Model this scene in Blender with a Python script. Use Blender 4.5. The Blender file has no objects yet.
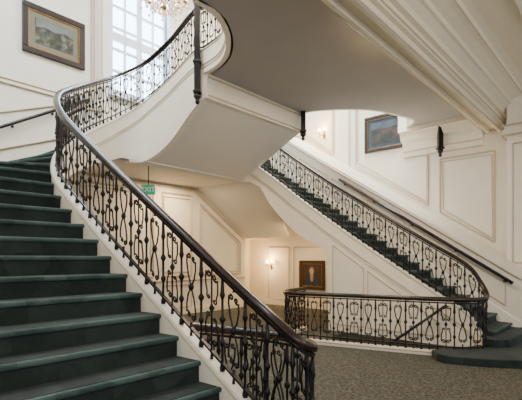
import bpy, bmesh, math, random
from mathutils import Vector
random.seed(3)
UA=Vector((-.7413,.6712)); VB=Vector((.6712,.7413))
def ab(a,b,z=0.0):
    return Vector((UA.x*a+VB.x*b, UA.y*a+VB.y*b, z))
def to_ab(p):
    return (p.x*UA.x+p.y*UA.y, p.x*VB.x+p.y*VB.y)

# ---------------- materials ----------------
def newmat(name):
    m=bpy.data.materials.new(name); m.use_nodes=True
    nt=m.node_tree; b=nt.nodes['Principled BSDF']
    return m,nt,b
def plain(name,col,rough=.6,metal=0,noise=0.0,scale=20,bump=0.0,emit=None,es=0):
    m,nt,b=newmat(name)
    b.inputs['Roughness'].default_value=rough; b.inputs['Metallic'].default_value=metal
    b.inputs['Base Color'].default_value=(*col,1)
    if noise>0 or bump>0:
        tc=nt.nodes.new('ShaderNodeTexCoord'); n=nt.nodes.new('ShaderNodeTexNoise')
        n.inputs['Scale'].default_value=scale; n.inputs['Detail'].default_value=4
        nt.links.new(tc.outputs['Object'],n.inputs['Vector'])
        if noise>0:
            r=nt.nodes.new('ShaderNodeValToRGB')
            r.color_ramp.elements[0].position=.3; r.color_ramp.elements[1].position=.7
            r.color_ramp.elements[0].color=(*[c*(1-noise) for c in col],1)
            r.color_ramp.elements[1].color=(*[min(1,c*(1+noise)) for c in col],1)
            nt.links.new(n.outputs['Fac'],r.inputs['Fac']); nt.links.new(r.outputs['Color'],b.inputs['Base Color'])
        if bump>0:
            bp=nt.nodes.new('ShaderNodeBump'); bp.inputs['Strength'].default_value=bump
            bp.inputs['Distance'].default_value=.01
            nt.links.new(n.outputs['Fac'],bp.inputs['Height']); nt.links.new(bp.outputs['Normal'],b.inputs['Normal'])
    if emit:
        b.inputs['Emission Color'].default_value=(*emit,1); b.inputs['Emission Strength'].default_value=es
    return m
M_wall=plain('cream_plaster',(.84,.78,.67),.55,noise=.03,scale=3)
M_trim=plain('cream_trim',(.92,.85,.73),.35,noise=.02,scale=5)
M_shade_glaze=plain('shaded_glaze_moulding',(.60,.50,.37),.4,noise=.06,scale=8)  # tan glaze with the mouldings' recess shade put into its colour
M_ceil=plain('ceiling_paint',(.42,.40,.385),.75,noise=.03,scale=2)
M_soff=plain('soffit_paint',(.80,.765,.70),.65,noise=.02,scale=2)
M_iron=plain('black_iron',(.014,.011,.011),.35,metal=.5,noise=.2,scale=60)
M_wood=plain('mahogany',(.020,.008,.007),.25,noise=.35,scale=12)
M_gold=plain('aged_gold',(.32,.20,.07),.35,metal=.8,noise=.2,scale=40)
M_frame=plain('dark_frame',(.018,.009,.006),.4,noise=.3,scale=30)
M_green=plain('exit_green',(.02,.22,.12),.4,noise=.05,scale=8,emit=(.05,.7,.35),es=.25)
M_white=plain('white_paint',(.80,.86,.95),.4,noise=.02,scale=5)
M_lamp=plain('lamp_shade',(.9,.75,.5),.5,noise=.02,emit=(1,.72,.38),es=11)
M_cryst=plain('crystal',(.9,.75,.65),.05,noise=.05,scale=30,emit=(1,.62,.42),es=.7)
M_cream_gold=plain('cream_crown',(.90,.79,.60),.45,noise=.03,scale=6)

def carpet_green(name='green_stair_carpet',k=1.0):
    m,nt,b=newmat(name); b.inputs['Roughness'].default_value=.95
    b.inputs['Sheen Weight'].default_value=.06
    tc=nt.nodes.new('ShaderNodeTexCoord'); n=nt.nodes.new('ShaderNodeTexNoise'); n.inputs['Scale'].default_value=4
    n.inputs['Detail'].default_value=8; n.inputs['Roughness'].default_value=.7
    v=nt.nodes.new('ShaderNodeTexVoronoi'); v.inputs['Scale'].default_value=3.0; v.distance='MANHATTAN'
    nt.links.new(tc.outputs['Object'],n.inputs['Vector']); nt.links.new(tc.outputs['Object'],v.inputs['Vector'])
    sp=nt.nodes.new('ShaderNodeSeparateColor'); nt.links.new(v.outputs['Color'],sp.inputs['Color'])
    mx=nt.nodes.new('ShaderNodeMath'); mx.operation='MULTIPLY_ADD'
    nt.links.new(sp.outputs[0],mx.inputs[0]); mx.inputs[1].default_value=.34
    nt.links.new(n.outputs['Fac'],mx.inputs[2])
    r=nt.nodes.new('ShaderNodeValToRGB'); e=r.color_ramp.elements
    e[0].position=.4; e[0].color=(.0062*k,.0125*k,.0115*k,1); e[1].position=.9; e[1].color=(.023*k,.036*k,.032*k,1)
    nt.links.new(mx.outputs[0],r.inputs['Fac']); nt.links.new(r.outputs['Color'],b.inputs['Base Color'])
    n2=nt.nodes.new('ShaderNodeTexNoise'); n2.inputs['Scale'].default_value=250
    nt.links.new(tc.outputs['Object'],n2.inputs['Vector'])
    bp=nt.nodes.new('ShaderNodeBump'); bp.inputs['Strength'].default_value=.4; bp.inputs['Distance'].default_value=.005
    nt.links.new(n2.outputs['Fac'],bp.inputs['Height']); nt.links.new(bp.outputs['Normal'],b.inputs['Normal'])
    return m
M_green_carpet=carpet_green()
M_worn=carpet_green('worn_green_carpet',3.2)
def carpet_floor():
    m,nt,b=newmat('patterned_lobby_carpet'); b.inputs['Roughness'].default_value=.95
    tc=nt.nodes.new('ShaderNodeTexCoord')
    n=nt.nodes.new('ShaderNodeTexNoise'); n.inputs['Scale'].default_value=10; n.inputs['Detail'].default_value=2
    n.inputs['Distortion'].default_value=3
    v=nt.nodes.new('ShaderNodeTexVoronoi'); v.inputs['Scale'].default_value=15; v.feature='DISTANCE_TO_EDGE'
    for q in (n,v): nt.links.new(tc.outputs['Object'],q.inputs['Vector'])
    r1=nt.nodes.new('ShaderNodeValToRGB'); e=r1.color_ramp.elements
    e[0].position=.4; e[0].color=(.016,.026,.021,1); e[1].position=.62; e[1].color=(.085,.040,.030,1)
    x=e.new(.5); x.color=(.048,.062,.046,1)
    r2=nt.nodes.new('ShaderNodeValToRGB'); e=r2.color_ramp.elements
    e[0].position=.03; e[0].color=(1,1,1,1); e[1].position=.12; e[1].color=(0,0,0,1)
    nt.links.new(n.outputs['Fac'],r1.inputs['Fac']); nt.links.new(v.outputs['Distance'],r2.inputs['Fac'])
    mx=nt.nodes.new('ShaderNodeMix'); mx.data_type='RGBA'
    nt.links.new(r2.outputs['Color'],mx.inputs['Factor']); nt.links.new(r1.outputs['Color'],mx.inputs['A'])
    mx.inputs['B'].default_value=(.12,.115,.085,1)
    nt.links.new(mx.outputs['Result'],b.inputs['Base Color'])
    return m
M_floor=carpet_floor()
def painting(name,cols,scale):
    m,nt,b=newmat(name); b.inputs['Roughness'].default_value=.45
    tc=nt.nodes.new('ShaderNodeTexCoord'); n=nt.nodes.new('ShaderNodeTexNoise'); n.inputs['Scale'].default_value=scale
    n.inputs['Detail'].default_value=8
    nt.links.new(tc.outputs['Object'],n.inputs['Vector'])
    r=nt.nodes.new('ShaderNodeValToRGB'); e=r.color_ramp.elements
    e[0].position=.35; e[0].color=(*cols[0],1); e[1].position=.65; e[1].color=(*cols[-1],1)
    for i,c in enumerate(cols[1:-1]):
        k=e.new(.35+.3*(i+1)/(len(cols)-1)); k.color=(*c,1)
    nt.links.new(n.outputs['Fac'],r.inputs['Fac']); nt.links.new(r.outputs['Color'],b.inputs['Base Color'])
    return m

# ---------------- mesh builder ----------------
class MB:
    def __init__(s): s.v=[]; s.f=[]
    def add(s,vs,fs):
        o=len(s.v); s.v+= [tuple(x) for x in vs]; s.f+=[tuple(i+o for i in f) for f in fs]
    def prism(s,poly,z0,z1):
        n=len(poly)
        vs=[(p[0],p[1],z0) for p in poly]+[(p[0],p[1],z1) for p in poly]
        fs=[tuple(range(n))[::-1],tuple(range(n,2*n))]+[(i,(i+1)%n,n+(i+1)%n,n+i) for i in range(n)]
        s.add(vs,fs)
    def boxab(s,a0,a1,b0,b1,z0,z1):
        s.prism([ab(a0,b0),ab(a0,b1),ab(a1,b1),ab(a1,b0)],z0,z1)
    def tube(s,pts,r,n=6,cap=True):
        pts=[Vector(p) for p in pts]; N=len(pts)
        rr=r if isinstance(r,(list,tuple)) else [r]*N
        vs=[]
        for i,p in enumerate(pts):
            t=(pts[min(i+1,N-1)]-pts[max(i-1,0)])
            if t.length<1e-7: t=Vector((0,0,1))
            t.normalize()
            ref=Vector((0,0,1)) if abs(t.z)<.85 else Vector((UA.x,UA.y,0))
            x=t.cross(ref).normalized(); y=t.cross(x)
            if i>0:
                px=Vector(vs[-n])-pts[i-1]
                px=px-t*px.dot(t)
                if px.length>1e-6:
                    x=px.normalized(); y=t.cross(x)
            for k in range(n):
                an=2*math.pi*k/n
                vs.append(p+(x*math.cos(an)+y*math.sin(an))*max(rr[i],1e-4))
        fs=[]
        for i in range(N-1):
            for k in range(n):
                fs.append((i*n+k,i*n+(k+1)%n,(i+1)*n+(k+1)%n,(i+1)*n+k))
        if cap: fs+= [tuple(range(n)),tuple(range((N-1)*n,N*n))[::-1]]
        s.add(vs,fs)
    def loft(s,secs,cap=True):
        n=len(secs[0]); vs=[p for c in secs for p in c]; fs=[]
        for i in range(len(secs)-1):
            for k in range(n):
                fs.append((i*n+k,i*n+(k+1)%n,(i+1)*n+(k+1)%n,(i+1)*n+k))
        if cap: fs+=[tuple(range(n)),tuple(range((len(secs)-1)*n,len(secs)*n))[::-1]]
        s.add(vs,fs)
    def lathe(s,c,prof,n=12):
        vs=[];fs=[]
        for (r,z) in prof:
            for k in range(n):
                an=2*math.pi*k/n; vs.append((c[0]+r*math.cos(an),c[1]+r*math.sin(an),c[2]+z))
        for i in range(len(prof)-1):
            for k in range(n): fs.append((i*n+k,i*n+(k+1)%n,(i+1)*n+(k+1)%n,(i+1)*n+k))
        fs+=[tuple(range(n)),tuple(range((len(prof)-1)*n,len(prof)*n))]
        s.add(vs,fs)
    def obj(s,name,mat,parent=None,smooth=False,bevel=0,tri=False):
        me=bpy.data.meshes.new(name); me.from_pydata(s.v,[],s.f); me.update()
        bm=bmesh.new(); bm.from_mesh(me)
        if tri: bmesh.ops.triangulate(bm,faces=bm.faces[:],ngon_method='EAR_CLIP')
        bmesh.ops.recalc_face_normals(bm,faces=bm.faces[:]); bm.to_mesh(me); bm.free()
        o=bpy.data.objects.new(name,me); bpy.context.collection.objects.link(o)
        me.materials.append(mat)
        if smooth:
            for p in me.polygons: p.use_smooth=True
        if bevel:
            md=o.modifiers.new('bevel','BEVEL'); md.width=bevel; md.segments=2; md.limit_method='ANGLE'
        if parent: o.parent=parent
        return o
def empty(name,parent=None):
    e=bpy.data.objects.new(name,None); bpy.context.collection.objects.link(e)
    if parent: e.parent=parent
    return e

# ---------------- curves ----------------
def catmull(pts,n=14):
    P=[Vector(p) for p in pts]; P=[P[0]*2-P[1]]+P+[P[-1]*2-P[-2]]
    out=[]
    for i in range(1,len(P)-2):
        for k in range(n):
            t=k/n; a,b,c,d=P[i-1],P[i],P[i+1],P[i+2]
            out.append(.5*((2*b)+(c-a)*t+(2*a-5*b+4*c-d)*t*t+(3*b-a-3*c+d)*t**3))
    out.append(P[-2]); return out
class Path:
    def __init__(s,pts,ds=.04):
        D=catmull(pts); L=[0]
        for i in range(1,len(D)): L.append(L[-1]+(D[i].xy-D[i-1].xy).length)
        s.len=L[-1]; n=int(s.len/ds); s.ds=s.len/n; s.p=[]
        j=0
        for i in range(n+1):
            t=i*s.ds
            while j<len(L)-2 and L[j+1]<t: j+=1
            f=(t-L[j])/max(L[j+1]-L[j],1e-9); s.p.append(D[j].lerp(D[j+1],min(max(f,0),1)))
        s.n=[]
        for i in range(n+1):
            t=(s.p[min(i+1,n)]-s.p[max(i-1,0)]).xy.normalized()
            s.n.append(Vector((-t.y,t.x)))
    def at(s,t,h=0,lat=0):   # h relative to rail height z
        t=min(max(t/s.ds,0),len(s.p)-1.0001); i=int(t); f=t-i
        p=s.p[i].lerp(s.p[i+1],f); n=s.n[i].lerp(s.n[i+1],f)
        return Vector((p.x+n.x*lat,p.y+n.y*lat,p.z+h))
RH=.87
def railing(name,path,bottom,mat_str=M_trim,stringer=True,lat0=-.06,lat1=.06):
    e=empty(name)
    prof=[(-.036,-.055),(-.042,-.02),(-.03,.0),(0,.012),(.03,0),(.042,-.02),(.036,-.055),(.018,-.062),(-.018,-.062)]
    m=MB(); m.loft([[Vector((p.x+n.x*l,p.y+n.y*l,p.z+h)) for l,h in prof] for p,n in zip(path.p,path.n)])
    m.obj('handrail',M_wood,e,smooth=True)
    m=MB()
    for hh,w,t in ((-.085,.018,.010),(-.80,.018,.010)):
        pr=[(-w,-t),(w,-t),(w,t),(-w,t)]
        m.loft([[Vector((p.x+n.x*l,p.y+n.y*l,p.z+hh+h)) for l,h in pr] for p,n in zip(path.p,path.n)])
    m.obj('rail_bars',M_iron,e)
    m=MB(); P=.25; cnt=int(path.len/P); P=path.len/cnt
    def B(h): return -RH+h
    hs=[0,.03,.06,.075,.20,.215,.235,.255,.27,.40,.415,.435,.455,.47,.60,.62,.64,.66,.80]
    rs=[.024,.024,.017,.012,.011,.018,.027,.018,.011,.011,.020,.030,.020,.011,.011,.018,.025,.018,.011]
    # C-scroll with a volute at both ends (s offset, height), mirrored about the central bar
    def spiral(cx,cy,r0,r1,a0,a1,n):
        return [(cx+(r0+(r1-r0)*i/n)*math.cos(math.radians(a0+(a1-a0)*i/n)),cy+(r0+(r1-r0)*i/n)*math.sin(math.radians(a0+(a1-a0)*i/n))) for i in range(n+1)]
    C=spiral(.036,.715,.006,.032,-420,0,13)[:]                     # top volute, ending on the outer side
    C+=[(.072,.66),(.070,.60),(.056,.555)]
    C+=spiral(.036,.515,.024,.006,40,-300,9)                       # lower, smaller volute curling inward
    # long S-scroll
    S=spiral(.030,.70,.006,.026,-400,-20,12)+[(.056,.62),(.036,.52),(.0,.435)]
    S=S+[(-x,.87-y) for x,y in S[:-1]][::-1]
    for k in range(cnt):
        s0=(k+.25)*P
        m.tube([path.at(s0,B(h)) for h in hs],rs,6)
        s1=s0+P/2
        if k%2==0:
            m.tube([path.at(s1,B(h)) for h in (0,.06,.20,.40,.435,.47,.66,.80)],[.017,.009,.008,.009,.028,.009,.008,.009],5)
            for sg in (-1,1):
                m.tube([path.at(s1+sg*x,B(y)) for x,y in C],.0092,4,cap=False)
                m.tube([path.at(s1+sg*x,B(.87-y)) for x,y in C],.0092,4,cap=False)
        else:
            for sg in (-1,1):
                m.tube([path.at(s1+sg*x,B(y)) for x,y in S],.0098,4,cap=False)
            m.tube([path.at(s1,B(h)) for h in (.40,.415,.435,.455,.47)],[.010,.022,.028,.022,.010],6)
            for h0,h1 in ((0,.12),(.75,.80)):
                m.tube([path.at(s1,B(h)) for h in (h0,(h0+h1)/2,h1)],[.015,.008,.014] if h0==0 else [.014,.008,.01],5)
    m.obj('balusters',M_iron,e,smooth=True)
    if stringer:
        m=MB(); secs=[]
        for i,(p,n) in enumerate(zip(path.p,path.n)):
            zt=p.z-RH; zb=min(bottom(i,p),zt-.03)
            secs.append([Vector((p.x+n.x*l,p.y+n.y*l,z)) for l,z in ((lat0,zb),(lat1,zb),(lat1,zt),(lat0,zt))])
        m.loft(secs); m.obj('stringer',mat_str,e)
        m=MB()
        for side in (lat0-.004,lat1+.004):
            for dz,r in ((-.025,.012),(-.30,.014),(-.36,.008)):
                pts=[Vector((p.x+n.x*side,p.y+n.y*side,p.z-RH+dz)) for i,(p,n) in enumerate(zip(path.p,path.n)) if p.z-RH+dz>bottom(i,p)+.01 and p.z-RH+dz>.02]
                if len(pts)>4: m.tube(pts,r,6)
        m.obj('stringer_moulding',M_shade_glaze,e,smooth=True)
    return e

def interp(x,tab):
    if x<=tab[0][0]: return tab[0][1]
    for (x0,y0),(x1,y1) in zip(tab,tab[1:]):
        if x<=x1:
            f=(x-x0)/(x1-x0)
            if isinstance(y0,tuple): return tuple(u+(w-u)*f for u,w in zip(y0,y1))
            return y0+(y1-y0)*f
    return tab[-1][1]

# ======== near staircase railing ========
R1=[(-2.0,4.9,.95),(-1.2,4.42,.95),(-.4,4.0,.95),(.1,3.7,.95),(.36,3.38,.95),(.38,3.1,.965),(.28,2.98,1.03),(.12,3.1,1.16),(-.17,3.4,1.39),
    (-1.08,4.1,2.17),(-1.8,4.65,2.80),(-2.45,5.15,3.41),(-2.78,5.75,3.85),(-3.02,6.6,4.28),(-3.12,7.6,4.78),(-2.95,8.5,5.30),
    (-2.5,8.95,5.78),(-1.9,8.72,6.14),(-1.3,8.05,6.34),(-1.0,7.75,6.33),(-.66,7.3,6.33),(-.5,6.7,6.33),(-.56,6.0,6.33),(-.87,5.5,6.33)]
p1=Path(R1)
imax=max(range(len(p1.p)),key=lambda i: to_ab(p1.p[i])[0])
imin=min(range(len(p1.p)//2),key=lambda i:p1.p[i].y)
def central_z(a): return 4.55-(a-6.0)*.486
def bot1(i,p):
    base=p.z-RH; a,b=to_ab(p)
    if base<2.55: return 0.0
    if i>=imax:
        if a<6.0: return 5.0
        return central_z(a)
    return base-interp(base,[(2.5,.32),(3.4,.48),(4.2,.72),(4.6,.9)])
rail1=railing('stair_railing',p1,bot1)

def step(m,mw,i0,o0,i1,o1,z,h=.2,nose=.028):
    i0,o0,i1,o1=[Vector((q[0],q[1])) for q in (i0,o0,i1,o1)]
    d=((i0-i1)+(o0-o1)); 
    if d.length>0: d.normalize()
    m.prism([i0,o0,o1,i1],z-h,z-.03)
    m.prism([i0-d*.03,o0-d*.03,o1,i1],z-.045,z)
    mw.prism([i0+d*nose,o0+d*nose,o0-d*.03,i0-d*.03],z-.042,z+.001)
stair1=empty('staircase')
outer=[(2.55,None),(2.7,(6.2,-.7)),(2.88,(8.0,-.7)),(3.06,(9.68,1.2)),(3.24,(9.68,2.05)),(3.42,(9.68,2.8)),(3.6,(9.68,3.2)),(3.78,(9.68,3.52)),
       (3.96,(9.68,3.85)),(4.14,(9.68,4.2)),(4.32,(9.68,4.6)),(4.5,(9.68,5.6)),(4.68,(7.9,7.85)),(4.86,(7.6,7.85)),(5.04,(7.2,7.85)),(5.22,(6.6,7.85)),(5.4,(6.0,7.85))]
otab=outer[1:]
def inner_at(z):
    for i in range(imin,len(p1.p)):
        if p1.p[i].z-.94>=z: return i
    return len(p1.p)-1
st=[]
for k in range(1,31):
    z=.18*k; i=inner_at(z); p=p1.p[i]; n=p1.n[i]
    a,b=to_ab(p)
    q=p.xy+n*.05
    if z<2.6: o=ab(a,-.7)
    else:
        t=interp(z,otab); o=ab(*t)
    st.append((q,Vector((o.x,o.y)),z))
m=MB(); mw=MB()
for s0,s1 in zip(st,st[1:]):
    step(m,mw,s0[0],s0[1],s1[0],s1[1],s0[2])
m.obj('carpeted_treads',M_green_carpet,stair1)
mw.obj('worn_nosings',M_worn,stair1,bevel=.016)
m=MB()
q45=st[24]
m.prism([q45[0],ab(9.68,4.6),ab(9.68,10.95),ab(8.16,10.95),ab(8.16,7.85),ab(7.9,7.85)],4.34,4.5)
m.obj('landing_floor',M_green_carpet,stair1,tri=True)
m=MB(); rows=[]
for (q,o,z) in st:
    if z<2.5 or z>4.4: continue
    i=inner_at(z); zb=bot1(i,p1.p[i])+.01
    rows.append((Vector((q.x,q.y,zb)),Vector((o.x,o.y,zb))))
vs=[v for r in rows for v in r]
m.add(vs,[(2*i,2*i+1,2*i+3,2*i+2) for i in range(len(rows)-1)])
last=rows[-1]
m.add([last[0],last[1],ab(9.68,5.2,3.655),ab(7.86,4.9,3.655)],[(0,1,2,3)])
m.obj('winder_soffit',M_soff,stair1)
m=MB()
vs=[];
idx=[i for i in range(imax,len(p1.p)) if to_ab(p1.p[i])[0]>=6.0]
for i in idx:
    a,b=to_ab(p1.p[i]); zz=central_z(a)
    q=p1.p[i].xy+p1.n[i]*.04
    vs+=[Vector((q.x,q.y,zz+.005)),ab(a,7.93,zz+.005)]
m.add(vs,[(2*i,2*i+1,2*i+3,2*i+2) for i in range(len(vs)//2-1)])
m.obj('central_soffit',M_soff,stair1)
m=MB()
m.prism([ab(7.9,4.35),ab(7.84,4.95),ab(7.84,7.93),ab(7.2,8.0),ab(9.68,8.0),ab(9.68,4.6)],3.65,3.75)
m.obj('landing_soffit',M_soff,stair1,tri=True)
m=MB(); m.boxab(5.92,6.02,5.05,7.98,4.55,5.45); m.obj('floor_edge_fascia',M_trim,stair1)
m=MB()
for z in (4.6,4.94): m.tube([ab(5.91,5.08,z),ab(5.91,7.95,z)],.018,6)
m.obj('fascia_moulding',M_shade_glaze,stair1)
m=MB()
m.add([ab(9.68,7.85,3.65),ab(7.2,8.0,3.62),ab(8.0,10.1,2.25),ab(9.68,9.93,2.25),
       ab(9.68,7.85,3.75),ab(7.2,8.0,3.72),ab(8.0,10.1,2.35),ab(9.68,9.93,2.35)],
      [(0,1,2,3),(4,5,6,7),(0,1,5,4),(1,2,6,5),(2,3,7,6),(3,0,4,7)])
m.obj('raking_soffit',M_soff,stair1)
m=MB()
secs=[]
for a in (5.95,6.5,7.0,7.5,7.9):
    zb=central_z(a); secs.append([ab(a,7.86,zb),ab(a,7.96,zb),ab(a,7.96,zb+.9),ab(a,7.86,zb+.9)])
m.loft(secs); m.obj('central_stringer',M_trim,stair1)

# ======== far staircase ========
def zn(a): return .30+.645*(a-1.9)
fl=[]
for a,x in ((2.3,.02),(3,0),(4,-.02),(5,-.02),(6,.02),(6.6,.07),(7.2,.1),(7.8,.1)):
    q=ab(a,8.0); fl.append((q.x,q.y,zn(a)+.93+x))
R2=[(1.0,9.4,.95),(.72,8.95,.95),(.5,8.5,.95),(.53,8.15,.95),(.86,7.93,.95),(1.6,7.55,.95),(2.3,7.2,.95),(2.85,6.93,.95),(3.3,6.8,.95),(3.6,6.85,.955),(3.78,7.03,1.0),(3.8,7.27,1.22)]+fl
p2=Path(R2)
tb=[(5.2,1.75),(6.0,2.15),(6.5,2.55),(6.9,2.95),(7.2,3.4),(7.6,3.6),(8,3.62)]
def bot2(i,p):
    a,b=to_ab(p)
    if p.z-RH<.3 or a<5.18: return 0.0
    return interp(a,tb)
railing('stair_railing',p2,bot2)
stair2=empty('staircase')
m=MB()
m.prism([(2.75,6.78),(2.72,6.5),(2.8,6.36),(3.0,6.25),(3.35,6.12),(3.8,6.05),(4.3,6.3),ab(1.2,10.95),ab(2.0,10.95),(3.95,7.3),(3.3,6.95)],.0,.12)
m.prism([ab(1.98,7.72),ab(1.75,7.72),ab(1.62,7.9),ab(1.58,8.2),ab(1.58,10.95),ab(1.98,10.95)],.1,.25)
m.obj('starting_steps',M_green_carpet,stair2,bevel=.015,tri=False)
m=MB(); mw=MB()
WB=9.45
for k in range(1,26):
    a=1.9+(k-1)*.26; z=.40+.1677*(k-1)
    i0=ab(a,8.05);o0=ab(a,WB);i1=ab(a+.27,8.05);o1=ab(a+.27,WB)
    step(m,mw,i0,o0,i1,o1,z-.07,h=.24)
m.obj('carpeted_treads',M_green_carpet,stair2)
mw.obj('worn_nosings',M_worn,stair2,bevel=.014)
m=MB(); m.loft([[ab(a,WB,z0),ab(a,WB,zn(a)+1.0),ab(a,WB-.04,zn(a)+1.01),ab(a,WB-.04,zn(a)+1.06),ab(a,10.99,zn(a)+1.10),ab(a,10.99,z0)] for a,z0 in ((1.55,.0),(5.18,0),(5.2,1.75),(6.0,2.15),(6.9,2.95),(7.6,3.6),(8.2,3.7))])
m.obj('raking_dado_wall',M_wall,stair2)
m=MB(); m.loft([[ab(a,WB-.025,zn(a)-.1),ab(a,WB-.025,zn(a)+.15),ab(a,WB-.01,zn(a)+.18),ab(a,WB+.01,zn(a)+.18),ab(a,WB+.01,zn(a)-.1)] for a in (1.75,8.15)])
m.obj('raking_skirting',M_trim,stair2)
m=MB(); vs=[]
for a,z in [(5.0,1.72)]+tb[:-1]: vs+=[ab(a,8.0,z+.01),ab(a,10.97,z+.01)]
m.add(vs,[(2*i,2*i+1,2*i+3,2*i+2) for i in range(len(vs)//2-1)])
m.obj('flight_soffit',M_soff,stair2)
m=MB(); m.boxab(5.1,5.18,8.0,10.97,0,1.76)
m.obj('spandrel_end_wall',M_wall,stair2)
def outline(m,pts,r=.016):
    P=pts+[pts[0]]
    for x,y in zip(P,P[1:]): m.tube([x,y],r,4)
m=MB()
for a0,a1 in ((2.75,3.4),(3.5,4.2),(4.3,5.05)):
    outline(m,[ab(a0,7.935,.15),ab(a1,7.935,.15),ab(a1,7.935,zn(a1)-.45),ab(a0,7.935,zn(a0)-.45)],.014)
m.obj('spandrel_panels',M_shade_glaze,stair2)

fl=[]
for a in (7.7,7.2,6.6,6.02):
    q=ab(a,7.91); fl.append((q.x,q.y,central_z(a)+.9+RH))
rail3=railing('stair_railing',Path(fl),lambda i,p:0,stringer=False)

def newel(x,y,zt,zb,w=.055,parent=None):
    e=empty('hanging_newel_post',parent); m=MB()
    c=[(-w,-w),(w,-w),(w,w),(-w,w)]
    m.prism([(x+i,y+j) for i,j in c],zb+.22,zt)
    for z in (zt,zb+.2,zb+.75): m.prism([(x+i*1.35,y+j*1.35) for i,j in c],z,z+.05)
    m.obj('shaft',M_iron,e,bevel=.008)
    m=MB(); m.lathe((x,y,zb),[(.005,0),(.03,.015),(.045,.05),(.03,.085),(.05,.11),(.075,.15),(.06,.2)]); m.obj('drop_finial',M_wood,e,smooth=True)
    m=MB(); m.lathe((x,y,zt+.05),[(.05,0),(.035,.03),(.07,.08),(.06,.13),(.02,.17),(.005,.18)]); m.obj('cap',M_wood,e,smooth=True)
newel(-1.17,7.72,6.28,4.42,parent=rail1)
newel(.98,9.76,6.42,4.32,parent=rail3)
newel(4.48,10.5,5.3,4.12,.06)

# ======== room shell ========
m=MB()
A0,A1,B0,B1=-4,11,-5,11.1
ha0,ha1,hb0,hb1=2.6,4.7,7.1,7.9
def fl_box(a0,a1,b0,b1): m.boxab(a0,a1,b0,b1,-.2,0)
fl_box(A0,ha0,B0,B1); fl_box(ha1,A1,B0,B1); fl_box(ha0,ha1,B0,hb0); fl_box(ha0,ha1,hb1,B1)
m.obj('floor',M_floor)
st3=empty('staircase'); m=MB()
for k in range(9):
    m.boxab(ha0+k*.24,min(ha0+(k+1)*.24,ha1),hb0,hb1,-2.2,-.19*(k+1))
m.obj('carpeted_treads',M_green_carpet,st3)
m=MB(); m.boxab(ha0-.05,ha1+.05,hb0-.06,hb0-.001,-2.2,-.001); m.boxab(ha1,ha1+.06,hb0,hb1,-2.2,-.201); m.boxab(ha0,ha1,hb1+.001,hb1+.05,-2.2,-.001)
m.obj('well_walls',M_wall,st3)
m=MB(); m.tube([ab(ha0,hb1-.05,.75),ab(ha1,hb1-.05,-.9)],.025,8)
m.tube([ab(ha0+.1,hb1-.05,.67),ab(ha0+.1,hb1+.02,.62)],.01,5); m.obj('handrail',M_wood,st3,smooth=True)

wb0,wb1,wz0,wz1=5.2,6.85,5.75,9.0
m=MB()
m.boxab(9.7,9.95,-.9,wb0,0,10); m.boxab(9.7,9.95,wb1,9.93,0,10)
m.boxab(9.7,9.95,wb0,wb1,0,wz0); m.boxab(9.7,9.95,wb0,wb1,wz1,10); m.boxab(9.7,9.95,9.93,11,2.26,10)
m.obj('wall_back',M_wall)
m=MB(); m.boxab(10.5,10.6,9.8,11.1,0,2.4); m.boxab(9.95,10.5,9.83,9.93,0,2.4); m.boxab(9.95,10.6,9.83,11.1,2.26,2.4)
m.obj('wall_alcove',M_wall)
m=MB(); m.boxab(-4,10.6,11.0,11.25,0,10); m.obj('wall_right',M_wall)
m=MB(); m.boxab(1.9,9.95,-.95,-.7,0,10); m.obj('wall_left',M_wall)
m=MB(); m.boxab(2.3,10,-.95,11.2,10,10.2); m.obj('ceiling_upper',M_soff)
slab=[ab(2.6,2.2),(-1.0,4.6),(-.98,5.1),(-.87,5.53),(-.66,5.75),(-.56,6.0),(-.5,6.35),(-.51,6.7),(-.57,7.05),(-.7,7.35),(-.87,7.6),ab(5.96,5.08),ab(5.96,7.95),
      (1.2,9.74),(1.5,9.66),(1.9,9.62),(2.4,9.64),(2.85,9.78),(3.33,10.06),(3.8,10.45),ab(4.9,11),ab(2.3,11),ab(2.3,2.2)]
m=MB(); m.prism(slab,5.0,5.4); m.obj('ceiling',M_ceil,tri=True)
m=MB(); m.prism(slab,5.402,5.44); m.obj('floor_upper',M_green_carpet,tri=True)
m=MB()
def closed3(pts,z): return [Vector((p[0],p[1],z)) for p in pts]
m.tube([v for v in catmull(closed3(slab[1:12],5.03),6)],.035,6)
m.tube([v for v in catmull(closed3(slab[12:21],5.03),6)],.035,6)
m.obj('trim_1',M_trim,smooth=True)
m=MB()
def edge(pts):
    c=catmull(closed3(pts,0),5); secs=[]
    for i,p in enumerate(c):
        t=(c[min(i+1,len(c)-1)]-c[max(i-1,0)]).xy.normalized(); n=Vector((-t.y,t.x))
        secs.append([Vector((p.x+n.x*l,p.y+n.y*l,z)) for l,z in ((-.03,4.995),(.03,4.995),(.03,5.46),(-.03,5.46))])
    m.loft(secs)
edge(slab[1:12]); edge(slab[12:21])
m.obj('trim_2',M_trim)
prof=[(3.0,5.0),(2.96,4.93),(2.88,4.90),(2.86,4.80),(2.80,4.76),(2.78,4.62),(2.74,4.60),(2.72,4.55),(2.66,4.55),(2.65,4.63),(2.49,4.63),(2.48,4.55),(2.42,4.55),(2.40,4.66),(2.34,4.67),
      (2.33,4.80),(2.26,4.81),(2.25,4.90),(2.16,4.97),(2.12,4.98),(2.11,5.07),(1.98,5.12),(1.90,5.13),(1.89,5.24),(1.75,5.28),(1.75,5.5),(3.0,5.5)]
m=MB(); m.loft([[ab(a,b,z) for a,z in prof] for b in (-2,10.99)]); m.obj('ceiling_beam',M_cream_gold)
m=MB(); m.boxab(-4,1.82,-5,11,5.27,5.4); m.obj('ceiling_lobby',M_cream_gold)
m=MB()
for a,z in ((2.77,4.60),(2.41,4.57),(2.33,4.72),(2.13,4.99),(1.9,5.14)):
    m.tube([ab(a,-2,z),ab(a,10.98,z)],.014,4)
m.obj('trim_11',M_shade_glaze)
m=MB()
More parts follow.
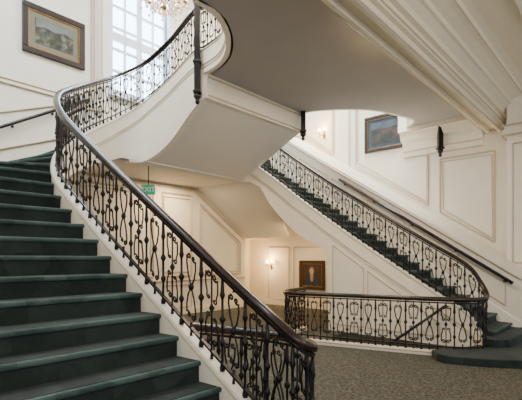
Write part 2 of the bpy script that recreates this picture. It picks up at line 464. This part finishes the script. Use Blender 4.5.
for a0 in (1.35,1.05,.3):
    m.loft([[ab(a,b,z) for a,z in ((a0,5.28),(a0-.04,5.2),(a0-.14,5.2),(a0-.18,5.28))] for b in (-3,10.9)])
m.obj('trim_3',M_trim)
cp=[(11.0,5.0),(10.66,5.0),(10.64,4.90),(10.74,4.86),(10.78,4.70),(10.90,4.66),(10.93,4.45),(10.97,4.40),(10.97,4.3),(11.0,4.28)]
m=MB(); m.loft([[ab(a,b,z) for b,z in cp] for a in (2.8,4.75)])
m.obj('trim_4',M_trim)
m=MB(); 
for b,z in ((10.655,4.9),(10.93,4.44),(10.97,4.29)): m.tube([ab(2.8,b,z),ab(4.75,b,z)],.018,4)
m.obj('trim_12',M_shade_glaze)
m=MB()
m.boxab(1.6,2.2,10.5,11,0,5.2); m.boxab(1.52,2.28,10.42,11,4.3,4.40); m.boxab(1.56,2.24,10.46,11,4.40,4.5); m.boxab(1.52,2.28,10.42,11,0,.3)
m.obj('trim_5',M_trim,bevel=.01)
m=MB()
outline(m,[ab(1.72,10.49,1.5),ab(2.08,10.49,1.5),ab(2.08,10.49,4.1),ab(1.72,10.49,4.1)],.02)
for z in (4.29,4.5): m.tube([ab(1.52,10.41,z),ab(2.28,10.41,z),ab(2.28,11,z)],.02,4)
m.obj('trim_13',M_shade_glaze)
m=MB(); m.boxab(6.4,6.75,10.9,11,4.0,10); m.obj('trim_6',M_trim,bevel=.01)
m=MB()
B=10.985
def rk(a): return zn(a)
def dbl(m,pts,r,cen_shift):
    outline(m,pts,r)
    c=sum(pts,Vector())/len(pts)
    outline(m,[p+(c-p).normalized()*cen_shift for p in pts],r*.5)
dbl(m,[ab(2.55,B,rk(2.55)+1.25),ab(3.8,B,rk(3.8)+1.25),ab(3.8,B,4.12),ab(2.55,B,4.12)],.022,.1)
dbl(m,[ab(4.1,B,rk(4.1)+1.25),ab(6.2,B,rk(6.2)+1.25),ab(6.2,B,7.5),ab(4.1,B,7.5)],.022,.1)
dbl(m,[ab(6.95,B,rk(6.95)+1.2),ab(8.0,B,5.5),ab(9.4,B,5.5),ab(9.4,B,8.5),ab(6.95,B,8.5)],.022,.1)
Bd=WB-.012
for a0,a1 in ((2.0,2.9),(3.02,3.95),(4.07,5.0),(5.12,6.05),(6.17,7.1),(7.22,8.1)):
    outline(m,[ab(a0,Bd,rk(a0)+.30),ab(a1,Bd,rk(a1)+.30),ab(a1,Bd,rk(a1)+.74),ab(a0,Bd,rk(a0)+.74)],.013)
m.tube([ab(1.75,WB-.045,rk(1.75)+1.0),ab(8.15,WB-.045,rk(8.15)+1.0)],.014,4)
m.obj('trim_7',M_shade_glaze)
m=MB()
A=9.685
dbl(m,[ab(A,2.5,5.2),ab(A,4.75,5.2),ab(A,4.75,8.8),ab(A,2.5,8.8)],.026,.12)
dbl(m,[ab(A,-.2,5.2),ab(A,2.2,5.2),ab(A,2.2,8.8),ab(A,-.2,8.8)],.026,.12)
m.tube([ab(A,1.2,3.95),ab(A,4.0,5.05),ab(A,5.0,5.15)],.026,4)
m.tube([ab(A,1.2,3.2),ab(A,4.0,4.3),ab(A,5.0,4.6)],.03,4)
for b0,b1 in ((2.2,4.2),(4.5,6.4),(6.7,7.7)):
    dbl(m,[ab(A,b0,1.1),ab(A,b1,1.1),ab(A,b1,3.4),ab(A,b0,3.4)],.026,.12)
    outline(m,[ab(A,b0,.2),ab(A,b1,.2),ab(A,b1,.85),ab(A,b0,.85)],.022)
dbl(m,[ab(A,8.0,1.1),ab(A,9.7,1.1),ab(A,9.7,2.1),ab(A,8.0,3.2)],.026,.12)
m.tube([ab(A,2,.97),ab(A,9.9,.97)],.03,4)
m.tube([ab(A,4.6,3.58),ab(A,7.8,3.58),ab(A,9.9,2.2)],.04,4)
m.obj('trim_8',M_shade_glaze)
m=MB(); m.boxab(9.64,9.7,-.7,9.93,0,.16); m.obj('baseboard_back',M_trim)
m=MB(); m.boxab(5.2,10.5,10.95,11,0,.16); m.obj('baseboard_right',M_trim)
m=MB()
for a0,a1 in ((5.6,6.9),(7.05,8.5),(8.7,9.6)):
    outline(m,[ab(a0,B,.2),ab(a1,B,.2),ab(a1,B,1.95),ab(a0,B,1.95)],.016)
m.obj('trim_9',M_shade_glaze)
m=MB(); m.boxab(9.55,9.7,4.92,5.06,3.9,10); m.obj('trim_10',M_trim,bevel=.01)

def whand(pts,off,name='wall_handrail'):
    e=empty(name); m=MB(); m.tube(pts,.034,8); m.obj('rail',M_wood,e,smooth=True)
    m=MB(); k=len(pts)-1
    a,b=Vector(pts[0]),Vector(pts[-1])
    for f in (.04,.28,.52,.76,.97):
        p=a.lerp(b,f) if k==1 else Vector(pts[min(int(f*k+.5),k)])
        q=p+off; m.tube([p,p+off*.5-Vector((0,0,.05)),q-Vector((0,0,.06))],.01,5)
        m.lathe((q.x-off.x*.05,q.y-off.y*.05,q.z-.08),[(.025,0),(.03,.02),(.025,.04)],8)
    m.obj('brackets',M_iron,e)
whand([ab(a,9.34,rk(a)+.84) for a in (1.85,5.75)],ab(0,.1))
whand([ab(9.6,b,4.26+(b-2.78)*.58) for b in (1.4,2.2,3.0,3.8,4.6)],ab(.09,0))

w=empty('window_1'); m=MB()
def bar(b0,b1,z0,z1,a0=9.66,a1=9.76): m.boxab(a0,a1,b0,b1,z0,z1)
bar(wb0-.14,wb0,wz0-.1,wz1+.15,9.62); bar(wb1,wb1+.14,wz0-.1,wz1+.15,9.62); bar(wb0-.14,wb1+.14,wz0-.16,wz0,9.58); bar(wb0-.14,wb1+.14,wz1,wz1+.16,9.62)
nb=4
for i in range(nb+1):
    x=wb0+(wb1-wb0)*i/nb; t=.07 if i in (0,2,4) else .022; bar(x-t,x+t,wz0,wz1,9.74,9.82)
z=wz0
while z<wz1:
    bar(wb0,wb1,z-.025,z+.03,9.745,9.815); z+=.54
bar(wb0,wb1,7.05,7.25,9.74,9.82)
m.obj('frame',M_white,w,bevel=.005)
m,nt,bs=newmat('window_glass'); bs.inputs['Transmission Weight'].default_value=1; bs.inputs['Roughness'].default_value=0; bs.inputs['IOR'].default_value=1.02
mg=m; m=MB(); m.boxab(9.778,9.782,wb0,wb1,wz0,wz1); m.obj('glass',mg,w)

def picture(name,origin,ux,wid,hei,nrm,fr,canvas,frame=M_frame,mat_=(.34,.30,.22)):
    e=empty(name); o=Vector(origin); ux=Vector(ux).normalized(); uz=Vector((0,0,1)); n=Vector(nrm).normalized()
    def R(x0,x1,z0,z1,d0,d1):
        c=[o+ux*x+uz*z+n*d for d in (d0,d1) for x,z in ((x0,z0),(x1,z0),(x1,z1),(x0,z1))]
        return c,[(0,1,2,3),(4,5,6,7),(0,1,5,4),(1,2,6,5),(2,3,7,6),(3,0,4,7)]
    W,H=wid/2,hei/2
    m=MB()
    for q in ((-W,W,-H,-H+fr),(-W,W,H-fr,H),(-W,-W+fr,-H+fr,H-fr),(W-fr,W,-H+fr,H-fr)): m.add(*R(*q,0,.06))
    m.obj('frame',frame,e,bevel=.012)
    m=MB(); g=fr*.22
    for q in ((-W+fr,W-fr,-H+fr,-H+fr+g),(-W+fr,W-fr,H-fr-g,H-fr),(-W+fr,-W+fr+g,-H+fr,H-fr),(W-fr-g,W-fr,-H+fr,H-fr)): m.add(*R(*q,0,.04))
    m.obj('gilt_slip',M_gold,e)
    if mat_:
        m=MB(); m.add(*R(-W+fr,W-fr,-H+fr,H-fr,.005,.018)); m.obj('mat_board',plain('mat_board',mat_,.8,noise=.03),e)
        k=fr*1.2
    else: k=0
    m=MB(); m.add(*R(-W+fr+k,W-fr-k,-H+fr+k,H-fr-k,.015,.024)); m.obj('canvas',canvas,e)
    return e,o,ux,n
def flat(name,pts,d,mat):
    m=MB(); c=[o+ux*x+Vector((0,0,1))*z+n*d for x,z in pts]; c2=[p+n*.004 for p in c]; k=len(c)
    m.add(c+c2,[tuple(range(k)),tuple(range(k,2*k))]+[(i,(i+1)%k,k+(i+1)%k,k+i) for i in range(k)]); m.obj(name,mat,e)
e,o,ux,n=picture('framed_landscape',ab(9.69,3.85,6.52),VB.to_3d(),1.34,1.07,-UA.to_3d(),.12,painting('landscape_print',[(.008,.010,.006),(.028,.03,.018),(.06,.06,.04),(.15,.15,.11)],8),mat_=(.17,.155,.105))
flat('painted_sky',[(-.40,.06),(-.2,.11),(.0,.08),(.22,.13),(.40,.08),(.40,.26),(-.40,.26)],.026,plain('print_sky',(.13,.14,.13),.6,noise=.2,scale=5))
e,o,ux,n=picture('framed_landscape',ab(5.2,10.99,5.10),-UA.to_3d(),1.4,1.02,-VB.to_3d(),.09,painting('dark_landscape',[(.008,.014,.016),(.02,.026,.025),(.04,.035,.025),(.09,.03,.02)],6),mat_=(.03,.055,.085))
flat('painted_dusk_sky',[(-.5,.10),(-.3,.15),(.0,.09),(.25,.14),(.5,.10),(.5,.30),(-.5,.30)],.026,plain('dusk_sky',(.05,.075,.10),.6,noise=.3,scale=4))
e,o,ux,n=picture('framed_portrait',ab(7.75,10.99,1.06),-UA.to_3d(),.98,.92,-VB.to_3d(),.10,painting('portrait_background',[(.02,.014,.01),(.06,.035,.02)],3),frame=plain('dark_gilt',(.07,.035,.015),.4,metal=.4,noise=.3,scale=40),mat_=None)
flat('painted_coat',[(-.28,-.36),(.28,-.36),(.26,-.12),(.15,-.02),(.05,.02),(-.05,.02),(-.15,-.02),(-.26,-.12)],.026,plain('coat',(.025,.03,.05),.5,noise=.2))
flat('painted_collar',[(-.04,-.2),(.04,-.2),(.07,.02),(-.07,.02)],.031,plain('collar',(.35,.25,.18),.5,noise=.1))
flat('painted_hair',[(.105*math.cos(i*.5236),.15+.125*math.sin(i*.5236)) for i in range(12)],.031,plain('hair',(.12,.09,.07),.6,noise=.1))
flat('painted_face',[(.08*math.cos(i*.5236),.12+.11*math.sin(i*.5236)) for i in range(12)],.037,plain('face',(.55,.33,.24),.6,noise=.05))

def sconce(pos,nrm,power=12):
    e=empty('wall_sconce'); p=Vector(pos); n=Vector(nrm).normalized(); t=Vector((0,0,1)).cross(n)
    m=MB(); q=p+n*.015; m.tube([q-Vector((0,0,.16)),q-Vector((0,0,.08)),q,q+Vector((0,0,.1)),q+Vector((0,0,.18))],[.01,.04,.05,.035,.01],8)
    for sg in (-1,1):
        m.tube([q,q+n*.06+t*sg*.05-Vector((0,0,.06)),q+n*.1+t*sg*.1-Vector((0,0,.03)),q+n*.1+t*sg*.11+Vector((0,0,.04))],.009,5)
        c=q+n*.1+t*sg*.11; m.lathe((c.x,c.y,c.z+.03),[(.01,0),(.03,.01),(.03,.02)],8)
    m.obj('bracket',M_gold,e,smooth=True)
    m=MB()
    for sg in (-1,1):
        c=q+n*.1+t*sg*.11; m.lathe((c.x,c.y,c.z+.06),[(.06,0),(.05,.06),(.035,.12)],10)
    m.obj('shades',M_lamp,e,smooth=True)
    l=bpy.data.lights.new('sconce_light','POINT'); l.energy=power; l.color=(1,.60,.25); l.shadow_soft_size=.08
    lo=bpy.data.objects.new('sconce_light',l); bpy.context.collection.objects.link(lo); lo.location=p+n*.26+Vector((0,0,.14)); lo.parent=e
sconce(ab(9.45,10.99,1.36),-VB.to_3d(),50)
sconce(ab(7.3,10.99,5.45),-VB.to_3d(),34)

e=empty('exit_sign'); m=MB()
m.prism([(-2.64,9.27),(-2.34,9.27),(-2.34,9.32),(-2.64,9.32)],3.0,3.22); m.obj('sign_box',M_green,e,bevel=.006)
m=MB(); m.tube([(-2.49,9.295,3.22),(-2.49,9.295,3.65)],.012,6); m.obj('stem',M_iron,e)
tx=bpy.data.curves.new('letters','FONT'); tx.body='EXIT'; tx.size=.15; tx.align_x='CENTER'; tx.align_y='CENTER'; tx.extrude=.002
to=bpy.data.objects.new('letters',tx); bpy.context.collection.objects.link(to); to.rotation_euler=(math.pi/2,0,0); to.location=(-2.49,9.265,3.11); to.parent=e; tx.materials.append(M_white)

e=empty('chandelier'); cx,cy,cz=-1.62,7.05,5.76
m=MB(); m.tube([(cx,cy,cz+.9),(cx,cy,10.0)],.012,6)
m.lathe((cx,cy,cz),[(.01,0),(.04,.04),(.02,.1),(.07,.16),(.1,.22),(.04,.3),(.03,.5),(.06,.6),(.03,.7),(.02,.95)],12)
m2=MB(); m3=MB()
for k in range(10):
    an=k*math.pi/5; d=Vector((math.cos(an),math.sin(an),0)); c=Vector((cx,cy,cz))
    m.tube([c+Vector((0,0,.25)),c+d*.16+Vector((0,0,.12)),c+d*.32+Vector((0,0,.14)),c+d*.40+Vector((0,0,.26))],.01,5)
    q=c+d*.40+Vector((0,0,.26)); m.lathe(q,[(.01,0),(.045,.01),(.045,.02)],8)
    m3.lathe(q+Vector((0,0,.02)),[(.014,0),(.014,.1),(.018,.13),(.004,.19)],6)
    for j in range(4):
        r=.12+.09*j; u=c+d*r+Vector((0,0,.10-.02*abs(j-1.5))); m2.lathe(u-Vector((0,0,.06)),[(.002,0),(.024,.03),(.016,.06),(.003,.07)],6)
        u=c+d*(.40-.085*j)+Vector((0,0,.28+.11*j)); m2.lathe(u,[(.002,0),(.014,.02),(.003,.04)],6)
    for j in range(2):
        an2=an+(j+.5)*math.pi/10; d2=Vector((math.cos(an2),math.sin(an2),0))
        for r,h in ((.40,.2),(.30,.06),(.18,.0)):
            m2.lathe(c+d2*r+Vector((0,0,h)),[(.002,0),(.022,.03),(.014,.06),(.003,.08)],6)
m.obj('frame',M_gold,e,smooth=True); m2.obj('crystals',M_cryst,e); m3.obj('candle_lamps',M_lamp,e)
l=bpy.data.lights.new('chandelier_light','POINT'); l.energy=80; l.color=(1,.75,.5); l.shadow_soft_size=.35
lo=bpy.data.objects.new('chandelier_light',l); bpy.context.collection.objects.link(lo); lo.location=(cx,cy,cz+1.1); lo.parent=e

# ======== lights ========
def area(name,loc,target,size,power,col,sy=None):
    l=bpy.data.lights.new(name,'AREA'); l.energy=power; l.color=col; l.size=size
    if sy: l.shape='RECTANGLE'; l.size_y=sy
    o=bpy.data.objects.new(name,l); bpy.context.collection.objects.link(o); o.location=loc
    o.rotation_euler=(Vector(target)-Vector(loc)).to_track_quat('-Z','Y').to_euler()
def point(name,loc,power,col,r=.3):
    l=bpy.data.lights.new(name,'POINT'); l.energy=power; l.color=col; l.shadow_soft_size=r
    o=bpy.data.objects.new(name,l); bpy.context.collection.objects.link(o); o.location=loc
area('window_daylight',ab(10.4,6.0,7.6),ab(6,5,5.5),2.4,1500,(.55,.77,1),3.4)
area('left_opening_fill',ab(6,2.2,9.8),ab(6,2.4,0),3.5,560,(.76,.88,1))  # added cool fill from above; the upper ceiling has no skylight
area('right_opening_fill',ab(6,9.5,9.8),ab(5.5,9.8,0),2.6,950,(1,.96,.88))  # added overhead lamp, no skylight modelled; brightens the right opening
area('lobby_fill',(0.5,-2.5,4.6),(0.8,6,1.5),4,215,(1,.87,.70))
area('lobby_floor_light',ab(3.6,6.0,4.9),ab(3.6,6.2,0),1.2,120,(1,.83,.62))
area('under_landing_fill',ab(8.8,6.8,3.6),ab(8.8,6.8,0),1.0,80,(1,.74,.44))  # added warm fill without a fixture, for the cream background
area('alcove_light',ab(7.2,9.6,2.2),ab(8.6,10.8,.8),.6,22,(1,.68,.36))
point('beam_fill',(3.8,1.6,4.0),165,(1,.79,.52),.4)  # unseen warm fill added to brighten beam and lobby ceiling, no chandelier
wd=bpy.data.worlds.new('World'); bpy.context.scene.world=wd; wd.use_nodes=True
bg=wd.node_tree.nodes['Background']; bg.inputs[0].default_value=(.66,.83,1,1); bg.inputs[1].default_value=.95

# ======== camera ========
c=bpy.data.cameras.new('camera'); co=bpy.data.objects.new('camera',c); bpy.context.collection.objects.link(co)
co.location=(0,0,1.6); co.rotation_euler=(math.pi/2,0,0); c.sensor_width=36; c.lens=420/522*36; c.shift_y=58/522
c.clip_start=.05
bpy.context.scene.camera=co
